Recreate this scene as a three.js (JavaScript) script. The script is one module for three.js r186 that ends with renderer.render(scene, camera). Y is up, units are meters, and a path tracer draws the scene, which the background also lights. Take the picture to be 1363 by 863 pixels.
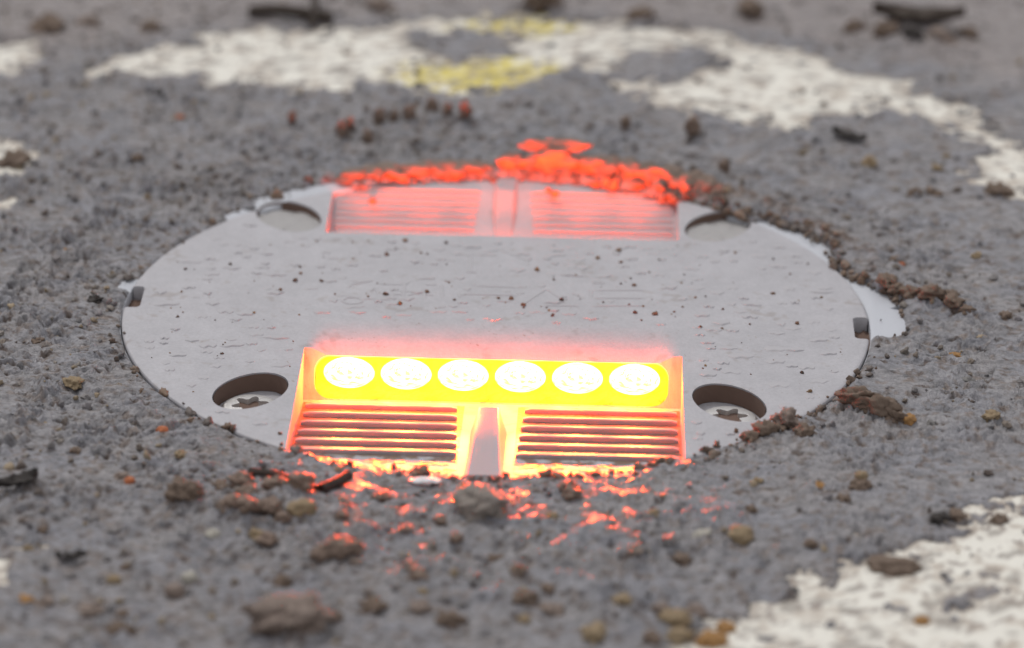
import * as THREE from 'three';
import { RectAreaLightUniformsLib } from 'three/addons/lights/RectAreaLightUniformsLib.js';
import { mergeGeometries, mergeVertices, toCreasedNormals } from 'three/addons/utils/BufferGeometryUtils.js';
import { Brush, Evaluator, SUBTRACTION } from 'three-bvh-csg';
import { createNoise2D, createNoise3D } from 'simplex-noise';

// ---------------------------------------------------------------- camera, sky, sun, exposure
const scene = new THREE.Scene();
const camera = new THREE.PerspectiveCamera(9.166, 1363 / 863, 0.05, 200);
{
  const T = new THREE.Vector3(0.00324, 0, 0.00478), d = 0.80455, e = 0.41253, roll = 0.0159;
  camera.position.set(T.x, T.y + d * Math.sin(e), T.z + d * Math.cos(e));
  const fw = T.clone().sub(camera.position).normalize(), right = new THREE.Vector3(1, 0, 0);
  const up = new THREE.Vector3().crossVectors(right, fw);
  camera.up.copy(right).multiplyScalar(-Math.sin(roll)).addScaledVector(up, Math.cos(roll));
  camera.lookAt(T);
  camera.focus = 0.785;
  camera.userData.fStop = 11.5;
}
{ // one even overcast sky
  const W = 64, H = 32, px = new Float32Array(W * H * 4);
  for (let j = 0; j < H; j++) for (let i = 0; i < W; i++) {
    const el = ((j + 0.5) / H - 0.5) * Math.PI, s = Math.max(0, Math.sin(el)), k = 0.55 + 0.26 * s;
    px.set([k * 0.985, k * 0.995, k * 1.05, 1], (j * W + i) * 4);
  }
  const sky = new THREE.DataTexture(px, W, H, THREE.RGBAFormat, THREE.FloatType);
  sky.mapping = THREE.EquirectangularReflectionMapping; sky.magFilter = sky.minFilter = THREE.LinearFilter; sky.needsUpdate = true;
  scene.background = sky; scene.environment = sky;
}
const sun = new THREE.DirectionalLight(new THREE.Color(1, 0.97, 0.93), 1.25);
sun.position.set(-0.9, 2.4, -1.3); sun.castShadow = true; sun.shadow.radius = 24;
sun.shadow.mapSize.set(2048, 2048);
Object.assign(sun.shadow.camera, { left: -0.35, right: 0.35, top: 0.35, bottom: -0.35, near: 0.5, far: 6 });
scene.add(sun, sun.target);
RectAreaLightUniformsLib.init();
const renderer = new THREE.WebGLRenderer({ antialias: true });
renderer.toneMapping = THREE.LinearToneMapping;
renderer.toneMappingExposure = 1.0;
renderer.shadowMap.enabled = true;

// ---------------------------------------------------------------- helpers (all modelling below is in millimetres)
const MM = 0.001;
function rng(seed) { let a = seed >>> 0; return () => { a = (a + 0x6D2B79F5) | 0; let t = Math.imul(a ^ (a >>> 15), 1 | a); t = (t + Math.imul(t ^ (t >>> 7), 61 | t)) ^ t; return ((t ^ (t >>> 14)) >>> 0) / 4294967296; }; }
const rand = rng(20417);
const N2 = createNoise2D(rng(11)), N2b = createNoise2D(rng(12)), N2c = createNoise2D(rng(13)), N3 = createNoise3D(rng(14));
const sstep = (a, b, x) => { const t = Math.min(1, Math.max(0, (x - a) / (b - a))); return t * t * (3 - 2 * t); };
const sstepLin = (a, b, x) => Math.min(1, Math.max(0, (x - a) / (b - a)));
const lerp = (a, b, t) => a + (b - a) * t;
const lin = (r, g, b) => new THREE.Color().setRGB(r, g, b);
const taken = new Map();
function numbered(n) { const k = taken.get(n) || 0; taken.set(n, k + 1); return k ? n + '_' + String(k).padStart(3, '0') : n; }
function mesh(name, geo, mat, parent, pos) {           // geo in mm
  const m = new THREE.Mesh(geo, mat); m.name = name; m.castShadow = m.receiveShadow = true;
  if (pos) m.position.set(pos[0] * MM, pos[1] * MM, pos[2] * MM);
  parent.add(m); return m;
}
const small = (g) => g.scale(MM, MM, MM);              // mm to m
function tag(o, label, category, group, kind) { if (label) o.userData.label = label; if (category) o.userData.category = category; if (group) o.userData.group = group; if (kind) o.userData.kind = kind; return o; }
function tex(size, f, srgb) {                          // tileable field -> grey or rgb DataTexture
  const d = new Uint8Array(size * size * 4);
  for (let j = 0; j < size; j++) for (let i = 0; i < size; i++) {
    const c = f(i / size, j / size), o = (j * size + i) * 4;
    const [r, g, b] = Array.isArray(c) ? c : [c, c, c];
    d[o] = 255 * Math.min(1, Math.max(0, r)); d[o + 1] = 255 * Math.min(1, Math.max(0, g)); d[o + 2] = 255 * Math.min(1, Math.max(0, b)); d[o + 3] = 255;
  }
  const t = new THREE.DataTexture(d, size, size); t.wrapS = t.wrapT = THREE.RepeatWrapping; t.magFilter = THREE.LinearFilter; t.minFilter = THREE.LinearMipmapLinearFilter; t.generateMipmaps = true;
  if (srgb) t.colorSpace = THREE.SRGBColorSpace; t.needsUpdate = true; return t;
}
// noise that tiles over the unit square: two blended copies
const tileN = (n, u, v, s) => { const a = n(u * s, v * s), b = n((u - 1) * s, v * s), c = n(u * s, (v - 1) * s), d = n((u - 1) * s, (v - 1) * s); const p = lerp(a, b, u), q = lerp(c, d, u); return lerp(p, q, v) / Math.sqrt((u * u + (1 - u) * (1 - u)) * (v * v + (1 - v) * (1 - v))); };
function planarUV(g, s) { const p = g.attributes.position, uv = new Float32Array(p.count * 2); for (let i = 0; i < p.count; i++) { uv[2 * i] = p.getX(i) / s + 0.5; uv[2 * i + 1] = p.getZ(i) / s + 0.5 + p.getY(i) / s; } g.setAttribute('uv', new THREE.BufferAttribute(uv, 2)); return g; }

// ---------------------------------------------------------------- materials
const grainBump = tex(1024, (u, v) => 0.5 + 0.22 * tileN(N2, u, v, 40) + 0.16 * tileN(N2b, u, v, 110) + 0.12 * tileN(N2c, u, v, 240));
const plateMap = tex(2048, (u, v) => {
  let k = 0.655 + 0.014 * N2(u * 6, v * 6) + 0.012 * N2b(u * 30, v * 30) + 0.014 * N2c(u * 120, v * 120) + 0.018 * N2(u * 380, v * 380);
  const stain = sstep(0.45, 0.9, N2b(u * 9 + 5, v * 12) * 0.7 + 0.4 * N2c(u * 50, v * 50));      // thin dried mud film with ragged edges
  const speck = sstep(0.8, 0.93, N2c(u * 95 + 3, v * 95)) * sstep(0.1, 0.6, N2(u * 14, v * 14 + 9));
  let r = k, g = k * 0.985, b = k * 1.0;
  r = lerp(r, r * 0.93, stain); g = lerp(g, g * 0.91, stain); b = lerp(b, b * 0.89, stain);
  return [lerp(r, 0.47, speck * 0.6), lerp(g, 0.4, speck * 0.6), lerp(b, 0.33, speck * 0.6)];
}, true);
const plateBump = tex(2048, (u, v) => 0.5 + 0.16 * N2(u * 45, v * 45) + 0.12 * N2b(u * 160, v * 160) + 0.14 * N2c(u * 420, v * 420));
const lensFilm = tex(256, (u, v) => { const k = 1 - 0.7 * sstep(0.0, 0.38, 0.6 * tileN(N2, u, v, 5) + 0.5 * tileN(N2b, u, v, 14)) - 0.3 * sstep(0.5, 0.8, tileN(N2c, u, v, 26)); return k; });
const M = {
  plate: new THREE.MeshStandardMaterial({ map: plateMap, bumpMap: plateBump, bumpScale: 0.00005, roughness: 0.55, metalness: 0.0 }),
  rib: new THREE.MeshStandardMaterial({ color: lin(0.34, 0.325, 0.335), bumpMap: grainBump, bumpScale: 0.00006, roughness: 0.5 }),
  ring: new THREE.MeshStandardMaterial({ color: lin(0.48, 0.49, 0.52), bumpMap: grainBump, bumpScale: 0.0001, roughness: 0.5 }),
  tray: new THREE.MeshStandardMaterial({ color: lin(0.72, 0.5, 0.07), bumpMap: grainBump, bumpScale: 0.0002, roughness: 0.35 }),
  led: new THREE.MeshStandardMaterial({ color: lin(0.5, 0.3, 0.25), emissive: lin(1, 0.066, 0.0075), emissiveIntensity: 185, emissiveMap: lensFilm, roughness: 0.3 }),
  ledRear: new THREE.MeshStandardMaterial({ color: lin(0.5, 0.3, 0.25), emissive: lin(1, 0.066, 0.0075), emissiveIntensity: 45, emissiveMap: lensFilm, roughness: 0.3 }),
  screw: new THREE.MeshStandardMaterial({ color: lin(0.62, 0.6, 0.58), roughness: 0.38, metalness: 0.55, bumpMap: grainBump, bumpScale: 0.00006 }),
  silt: new THREE.MeshStandardMaterial({ color: lin(0.17, 0.115, 0.08), roughness: 0.32, bumpMap: grainBump, bumpScale: 0.0002 }),
  drySilt: new THREE.MeshStandardMaterial({ color: lin(0.36, 0.345, 0.335), roughness: 0.8, bumpMap: grainBump, bumpScale: 0.0002 }),
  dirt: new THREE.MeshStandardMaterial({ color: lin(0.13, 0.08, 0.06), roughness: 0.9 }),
  mud: new THREE.MeshStandardMaterial({ vertexColors: true, bumpMap: grainBump, bumpScale: 0.00042, roughness: 0.42 }),
  paint: new THREE.MeshStandardMaterial({ vertexColors: true, bumpMap: grainBump, bumpScale: 0.00012, roughness: 0.62 }),
};
const YAW = -0.0206;
const toLocal = (x, z) => [x * Math.cos(YAW) - z * Math.sin(YAW), x * Math.sin(YAW) + z * Math.cos(YAW)];

// ---------------------------------------------------------------- the mud and the worn paint ring
const inPoly = (P, x, z) => { let s = false, d = 1e9; for (let i = 0, j = P.length - 1; i < P.length; j = i++) { const [xi, zi] = P[i], [xj, zj] = P[j]; if ((zi > z) !== (zj > z) && x < (xj - xi) * (z - zi) / (zj - zi) + xi) s = !s; const dx = xj - xi, dz = zj - zi, t = Math.min(1, Math.max(0, ((x - xi) * dx + (z - zi) * dz) / (dx * dx + dz * dz))); d = Math.min(d, Math.hypot(x - xi - t * dx, z - zi - t * dz)); } return s ? d : -d; };
const bare = [   // where the paint lies bare of mud (mm)
  [[-97.7, -136.9], [-86, -150.3], [-66, -167], [-30.5, -172.4], [-12.7, -179.3], [5.4, -182.9], [23.5, -177.7], [28.6, -163.5], [16, -147.3], [5.6, -134.1], [-13.3, -127.3], [-30.7, -131.5], [-49.5, -127.6], [-74.2, -135.5]],
  [[23.5, -177.7], [50.3, -171.5], [76.1, -153.7], [92.4, -137.1], [106.5, -121.5], [116.4, -98.2], [123.5, -78.1], [120.4, -52.1], [112.8, -65.4], [102.4, -79.4], [107.7, -100.2], [97.2, -113.9], [88, -125.5], [66.4, -108.7], [56.4, -112], [39.7, -119.9], [28, -132.7], [17.8, -149.9]],
  [[31.6, 144.3], [35.9, 130.8], [49.1, 123.4], [56.1, 113.3], [66, 104.3], [67.8, 97.7], [79.7, 98.5], [86, 88.7], [97.1, 77.5], [120, 66], [135, 60], [140, 100], [110, 150], [60, 175], [20, 178], [16, 160]],
  [[-140, -100], [-117.2, -92.5], [-100, -87.3], [-101.3, -77.3], [-114.7, -73.1], [-140, -66]], [[-130, -66], [-111.8, -63.6], [-102.7, -57.5], [-110.2, -50.8], [-128, -45]],
  [[-125, 95], [-91.8, 104], [-83.1, 108.1], [-84.3, 116.7], [-89.2, 124], [-110, 135]], [[-150, -150], [-129.6, -161.3], [-106.1, -157.1], [-109.6, -141.4], [-125.2, -128.1]],
];
const covered = [[[-22.2, -164.8], [-12.5, -171.7], [3.7, -167.6], [2, -153.3], [-12.1, -149.6]], [[23.1, -147.6], [32, -156.8], [49.1, -162.9], [50.4, -151.5], [40.3, -138.3], [26.3, -134.1]], [[76.5, 119.7], [89.2, 110.7], [90.5, 116.4], [78.7, 124.3]]];
function bareness(x, z) {                              // >0 bare paint, <0 under mud, about in mm
  const r = Math.hypot(x, z); if (r < 100 || r > 230) return -20;
  const wx = x + 3.2 * N2(x / 16, z / 16) + 1.3 * N2b(x / 5, z / 5), wz = z + 4.2 * N2c(x / 16, z / 16) + 1.6 * N2(x / 5 + 9, z / 5);
  let s = -20; for (const P of bare) s = Math.max(s, inPoly(P, wx, wz));
  for (const P of covered) s = Math.min(s, -inPoly(P, wx, wz));
  const isl = N2(x / 10 + 40, z / 8) + 0.4 * N2b(x / 3, z / 3);
  return s + 2.2 * N2b(x / 9 + 4, z / 6) + 1.3 * N2c(x / 2.5, z / 2.5) - 9 * sstep(0.62, 0.95, isl);
}
const gauss = (x, s) => Math.exp(-x * x / (2 * s * s));
const PAINT_Y = -0.55;
const angDist = (a, b) => Math.abs(Math.atan2(Math.sin(a - b), Math.cos(a - b)));
const bumps = [];                                      // single lumps of the mud itself: x, z, radius, height
for (const b of [[72.5, 45.5, 4.2, 1.9], [68, 43, 3, 1.5], [60, 58, 3.4, 1.3], [-55.2, 89.5, 3, 2], [-33.7, 136, 6.5, 2.8], [-26, 112, 4, 1.3], [88, -10, 4, 1.6], [80, -16, 3.4, 1.5], [95, -6, 3, 1.0], [-45, 95, 6, 1.2], [-36, 87, 5, 1.4], [35, 97, 6, 1.2], [44, 92, 4, 1.0], [-20, -111, 7, 1.5], [-8, -109, 5, 1.2], [-32, -98, 5, 1.2], [42, -101, 2.4, 1.2], [28, -104, 2, 1.0], [20, 82, 5, 0.7], [98, -172, 12, 3], [60, -184, 7, 2], [8, -188, 8, 2]]) bumps.push(b);
function rearRidge(x, z, r) {                          // the crest of crumbly mud piled along the far rim
  if (z > -20) return 0;
  let h = 0;
  h += (x < 2 ? 0.55 : 1.7) * sstep(-46, -30, x) * sstep(60, 38, x) * gauss(r - 79, 2.6) * (0.75 + 0.5 * N2(x / 6, z / 9));
  h += 1.7 * gauss(x - 12, 8) * gauss(r - 79, 3.5);
  h += 1.4 * gauss(x - 37, 8) * gauss(r - 78, 3.2);
  h += 1.5 * sstep(36, 52, x) * sstep(-12, -40, z) * gauss(r - 84, 2.6) * (0.8 + 0.5 * N2b(x / 4, z / 4));
  return Math.max(0, h);
}
function mudHeight(x, z) {
  const r = Math.hypot(x, z), a = Math.atan2(x, z);
  const wx = x + 2.5 * N2c(x / 14, z / 14), wz = z + 2.5 * N2b(x / 14 + 7, z / 14);
  const far = sstep(172, 196, r - (z > 0 ? -20 : 0));
  const left = sstep(10, -70, x) * (0.65 + 0.35 * sstep(120, 60, z));
  let h = -0.55 + 0.75 * N2(wx / 38, wz / 38) + 0.45 * N2b(wx / 15, wz / 11);
  const c1 = N2c(wx / 5.2, wz / 4.2), c2 = N2(wx / 2.4 + 3, wz / 2.2), c3 = N2b(wx / 1.15, wz / 1.15);
  const rough = lerp(lerp(0.95, 1.4, left), 0.6, far) * (0.75 + 0.5 * N2b(x / 26 + 2, z / 26));
  const c4 = N2c(wx / 0.62, wz / 0.62);
  h += rough * (0.72 * c1 + 0.55 * (0.5 - Math.abs(c2)) + 0.26 * c3 + 0.10 * c4);
  // crusts with broken edges: terraces
  const t = N2c(x / 11 + 30, z / 8) + 0.45 * N2(x / 3.6, z / 3.6) + 0.2 * N2b(x / 1.4, z / 1.4);
  h += rough * (0.65 * sstep(0.32, 0.44, t) - 0.45 * sstep(-0.58, -0.74, t));
  h += lerp(0, 0.25, far) * N2(x / 60, z / 60);
  // pits
  const pit = N2(x / 4.2 + 50, z / 3.4); h -= rough * (1.1 * sstep(0.62, 0.85, pit) + 0.55 * sstep(0.5, 0.75, N2c(x / 2.2 + 70, z / 1.5)) * left);
  // falls to the plate's level close by, thicker at the front rim
  h = lerp(h, 0.55 * h + 0.1, gauss(r - 76, 9));
  const fr = gauss(angDist(a, -0.02), 0.42); h = lerp(h, Math.min(h, -0.05 + 0.25 * c2 + 0.12 * c3), fr * sstep(84, 78, r)); h += 1.25 * fr * sstep(80, 96, r) * sstep(150, 118, r);
  h += 0.5 * gauss(angDist(a, 0.80), 0.2) * gauss(r - 77.5, 3);
  h -= 0.5 * gauss(angDist(a, 1.2), 0.22) * gauss(r - 76, 8);
  h -= 0.45 * gauss(angDist(a, -1.5), 0.5) * sstep(81.2, 79.8, r);  // the sunk ring shows as a step on the left
  h += 0.35 * gauss(angDist(a, -1.5), 0.5) * gauss(r - 82, 2.4);
  h += rearRidge(x, z, r) * (0.85 + 0.25 * c1 + 0.22 * c2);
  for (const [bx, bz, br, bh] of bumps) { const dx = x - bx, dz = z - bz; if (Math.abs(dx) < 3 * br && Math.abs(dz) < 3 * br) h += bh * Math.exp(-(dx * dx + dz * dz) / (br * br)) * (1 + 0.45 * c2 + 0.25 * c3); }
  if (r > 100 && r < 230) { const b = bareness(x, z); h = lerp(h, Math.min(h, PAINT_Y - 1.3 + 0.25 * c2), sstep(-0.9, 0.9, b)); const lo = PAINT_Y + 0.28 + 0.14 * c1 + 0.08 * c2; if (b < 0.3) h = Math.max(h, lerp(h, lo, sstep(0.3, -0.8, b))); if (h < lo) h = lerp(h, lo + 0.35 * (h - lo) * 0.3, sstep(-0.5, -1.6, b)); }
  if (r < 84) h = Math.max(h, lerp(-0.45 + 0.12 * c2, h, sstep(80, 84, r)));
  return h;
}
function mudInner(a) {                                 // where the mud begins, by direction from the plate's centre
  const n = 0.5 * N2(Math.cos(a) * 9, Math.sin(a) * 9) + 0.35 * N2b(Math.cos(a) * 30, Math.sin(a) * 30) + 0.2 * N2c(Math.cos(a) * 80, Math.sin(a) * 80);
  let r = 74.95 + 0.12 * n;
  r = lerp(r, 73.9 + 0.9 * n, sstep(0.66, 0.5, angDist(a, -0.02)));                       // front: over the rim
  r = lerp(r, 73.6 + 0.9 * n, sstep(0.2, 0.12, angDist(a, 0.76)));                        // lumps at the front right
  r = lerp(r, 74.0 + 0.9 * n, sstep(0.6, 0.45, angDist(a, Math.PI - 0.08)));              // rear pile
  r = lerp(r, 79.6 + 1.0 * n, sstep(0.17, 0.12, angDist(a, -2.55)));                      // bare ring, rear left
  r = lerp(r, 77.4 + 0.8 * n, sstep(0.06, 0.03, angDist(a, -2.33)));
  r = lerp(r, 79.0 + 1.1 * n, sstep(0.40, 0.34, angDist(a, 1.96)) * (1 - gauss(angDist(a, 1.93), 0.07)));   // bare ring, right
  r = lerp(r, 81.6 + 0.5 * n, sstep(0.16, 0.12, angDist(a, 1.62)));
  r = lerp(r, 77.3 + 0.7 * n, sstep(0.05, 0.02, angDist(a, -1.75)));
  return r;
}
{
  const A = 1500, radii = [];
  for (let r = 0; r < 175;) { radii.push(r); r += r < 45 ? 0.42 : r < 90 ? 0.52 : 0.75; }
  for (let r = 180, s = 6; r < 40000; s *= 1.35) { radii.push(r); r += s; }
  radii.push(60000);
  const R = radii.length, pos = new Float32Array(A * R * 3), col = new Float32Array(A * R * 3), uv = new Float32Array(A * R * 2), idx = new Uint32Array(A * (R - 1) * 6);
  for (let i = 0; i < A; i++) {
    const a = (i / A) * 2 * Math.PI, sx = Math.sin(a), cz = Math.cos(a), r0 = mudInner(a);
    for (let k = 0; k < R; k++) {
      const e = radii[k], w = sstep(60, 0, e), r = 75 + e + (r0 - 75) * w, x = r * sx, z = r * cz, v = (i * R + k);
      let h = e < 400 ? mudHeight(x, z) : -0.6 + 0.4 * N2(x / 40, z / 40);
      h = lerp(h, -0.6, sstep(190, 900, e));
      if (e < 1.6) { const inside = r0 < 74.6, foot = inside ? -0.35 : r0 < 77 ? -0.8 : -1.6; h = lerp(foot, h, Math.sqrt(sstep(0, r0 < 77 ? 0.9 : 1.6, e))); if (inside) h = Math.max(h, -0.35); }
      pos.set([x * MM, h * MM, z * MM], v * 3);
      uv.set([x / 42, z / 42], v * 2);
      // matter: grey silt, browner clay where crumbs and pits are, pale brown grime beyond the ring
      const brown = sstep(0.1, 0.75, N2b(x / 7 + 20, z / 6) * 0.6 + 0.55 * N2(x / 2.2, z / 2.2)), blue = 0.5 + 0.5 * N2c(x / 22, z / 16), fine = 1.27 + 0.32 * N2c(x / 1.3, z / 1.1) + 0.24 * N2(x / 4, z / 2.6) + 0.12 * N2b(x / 12, z / 8) - 0.3 * sstep(0.15, 0.6, N2b(x / 7 + 90, z / 3.6) + 0.35 * N2(x / 2.2, z / 1.6));
      const open = sstep(0.62, 0.72, N2(x / 4.2 + 50, z / 3.4) + 0.12 * N2b(x / 1.1, z / 1.1)) + 0.8 * sstep(0.55, 0.7, N2c(x / 2.2 + 70, z / 1.5) + 0.2 * N2(x, z)) * sstep(30, -50, x);   // brown soil laid open in the pits of the grey crust
      const beyond = sstep(176, 190, r + 5 * N2(x / 14, z / 14)) * (z < 0 ? 1 : 0.4), ridge = sstep(0.7, 1.6, rearRidge(x, z, r));
      let c = [0.205, 0.192, 0.19];
      c = c.map((q, n) => lerp(q, [0.17, 0.17, 0.187][n], blue * 0.8));
      c = c.map((q, n) => lerp(q, [0.13, 0.096, 0.074][n], brown * 0.75));
      c = c.map((q, n) => lerp(q, [0.07, 0.045, 0.032][n], Math.min(1, open) * 0.85));
      c = c.map((q, n) => lerp(q, [0.22, 0.19, 0.178][n], beyond * 0.8));
      c = c.map((q, n) => lerp(q, [0.15, 0.105, 0.078][n], ridge * 0.85) * fine);
      col.set(c, v * 3);
    }
  }
  let o = 0;
  for (let i = 0; i < A; i++) { const j = (i + 1) % A; for (let k = 0; k < R - 1; k++) { const p = i * R + k, q = j * R + k; idx.set([p, p + 1, q, q, p + 1, q + 1], o); o += 6; } }
  const g = new THREE.BufferGeometry();
  g.setAttribute('position', new THREE.BufferAttribute(pos, 3)); g.setAttribute('color', new THREE.BufferAttribute(col, 3)); g.setAttribute('uv', new THREE.BufferAttribute(uv, 2));
  g.setIndex(new THREE.BufferAttribute(idx, 1)); g.computeVertexNormals();
  tag(mesh('muddy_ground', g, M.mud, scene), 'wet grey mud spread over the road around the light', 'mud', null, 'structure');
}
{ // worn white paint ring under the mud
  const A = 900, K = 120, r0 = 108, r1 = 196, pos = [], col = [], uv = [], idx = [];
  for (let i = 0; i <= A; i++) for (let k = 0; k <= K; k++) {
    const a = (i / A) * 2 * Math.PI, e = k / K, wob = 3 * N2(Math.cos(a) * 4, Math.sin(a) * 4), r = lerp(r0, r1 + wob * e, e), x = r * Math.sin(a), z = r * Math.cos(a);
    let h = PAINT_Y + 0.12 * N2(x / 6, z / 6) + 0.06 * N2b(x / 2, z / 2) + 0.03 * N2c(x / 1, z / 1);
    const chip = sstep(0.4, 0.6, N2c(x / 12 + 3, z / 8) + 0.4 * N2(x / 4.6, z / 4)); h -= 0.1 * chip;
    if (k === 0 || k === K) h = PAINT_Y - 2;
    pos.push(x * MM, h * MM, z * MM); uv.push(x / 42, z / 42);
    const grime = sstep(-0.05, 0.75, 0.6 * N2b(x / 11, z / 8) + 0.45 * N2(x / 4.5, z / 3.4) + 0.12 * N2c(x / 1.2, z / 1.2));
    const yel = sstep(0.18, 0.5, gauss(x + 4, 15) * gauss(z + 140, 9) * (0.75 + 0.6 * N2(x / 4 + 8, z / 4)) + gauss(x - 3, 12) * gauss(z + 175, 7) * (0.55 + 0.5 * N2b(x / 4, z / 4)));
    let c = [0.72, 0.69, 0.61];
    c = c.map((q, n) => lerp(q, [0.62, 0.5, 0.03][n], yel * 0.9));
    c = c.map((q, n) => lerp(q, [0.38, 0.31, 0.245][n], grime * 0.8));
    const edgeDirt = sstep(3.2, 0.4, bareness(x, z) + 2.6 * N2c(x / 2.2 + 33, z / 1.8) + 1.2 * N2(x / 0.9, z / 0.9));   // crumbs and smears of brown dirt where the mud breaks off
    c = c.map((q, n) => lerp(q, [0.33, 0.27, 0.215][n], edgeDirt * 0.7));
    const soilSpot = sstep(0.42, 0.62, N2b(x / 7 + 60, z / 5) * 0.7 + 0.5 * N2c(x / 3 + 8, z / 2.4));
    c = c.map((q, n) => lerp(q, [0.25, 0.22, 0.19][n], chip * 0.7));
    c = c.map((q, n) => lerp(q, [0.21, 0.165, 0.14][n], soilSpot * 0.8));
    col.push(...c);
    if (i < A && k < K) { const p = i * (K + 1) + k, q = p + K + 1; idx.push(p, p + 1, q, q, p + 1, q + 1); }
  }
  const g = new THREE.BufferGeometry();
  g.setAttribute('position', new THREE.Float32BufferAttribute(pos, 3)); g.setAttribute('color', new THREE.Float32BufferAttribute(col, 3)); g.setAttribute('uv', new THREE.Float32BufferAttribute(uv, 2)); g.setIndex(idx); g.computeVertexNormals();
  tag(mesh('road_marking', g, M.paint, scene), 'worn ring of cream white road paint half buried in mud', 'road marking', null, 'structure');
}

// ---------------------------------------------------------------- the road light
const lamp = new THREE.Group(); lamp.name = numbered('inground_road_light'); lamp.rotation.y = YAW; scene.add(lamp);
tag(lamp, 'round grey metal road light set in mud, with glowing red amber lamps', 'road light');
const ev = new Evaluator(); ev.attributes = ['position', 'normal']; ev.useGroups = false;
const brush = (g) => { const h = g.index ? g.toNonIndexed() : g; for (const k of Object.keys(h.attributes)) if (k !== 'position' && k !== 'normal') h.deleteAttribute(k); const b = new Brush(h); b.updateMatrixWorld(true); return b; };
function prismX(profile, x0, x1) {                     // polygon of [z, y] run along x
  const s = new THREE.Shape(profile.map(([z, y]) => new THREE.Vector2(z, y)));
  const g = new THREE.ExtrudeGeometry(s, { depth: x1 - x0, bevelEnabled: false });
  // extrude runs along +z of shape space (X = z, Y = y, Z = -x)
  g.applyMatrix4(new THREE.Matrix4().makeBasis(new THREE.Vector3(0, 0, 1), new THREE.Vector3(0, 1, 0), new THREE.Vector3(-1, 0, 0)));
  g.translate(x1, 0, 0); return g;
}
function roundRect(w, h, r) { const s = new THREE.Shape(), x = -w / 2, y = -h / 2; s.moveTo(x + r, y); s.lineTo(x + w - r, y); s.absarc(x + w - r, y + r, r, -Math.PI / 2, 0); s.lineTo(x + w, y + h - r); s.absarc(x + w - r, y + h - r, r, 0, Math.PI / 2); s.lineTo(x + r, y + h); s.absarc(x + r, y + h - r, r, Math.PI / 2, Math.PI); s.lineTo(x, y + r); s.absarc(x + r, y + r, r, Math.PI, Math.PI * 1.5); return s; }
const HW = 37;
// front pocket: inner edge, foot of the lens face, ramp, lip.  rear pocket the other way round and shorter
const front = { sgn: 1, edge: 18.5, foot: 23.5, floor: -9, ramp0: 25, end: 66, endY: -1.7, lip: 77, lipY: -0.15 };
const rear = { sgn: -1, edge: 41, foot: 44, floor: -5.4, ramp0: 45, end: 69.5, endY: -0.9, lip: 77, lipY: -0.4 };
const faceFrame = (P) => { // frame of the lens face: u along x, v up the face, n out of it
  const v = new THREE.Vector3(0, -P.floor, P.sgn * (P.edge - P.foot)).normalize(), n = new THREE.Vector3(0, P.foot - P.edge, P.sgn * -P.floor).normalize(), u = new THREE.Vector3().crossVectors(v, n);
  const c = new THREE.Vector3(0, P.floor / 2, P.sgn * (P.edge + P.foot) / 2), len = Math.hypot(P.floor, P.foot - P.edge);
  return { u, v, n, c, len, m: new THREE.Matrix4().makeBasis(u, v, n).setPosition(c) };
};
const holes = [[-45.8, 39.5, -0.5], [45.8, 39.5, 0.5], [-45.4, -49.4, 0.5], [45.4, -49.4, -0.5]];
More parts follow.
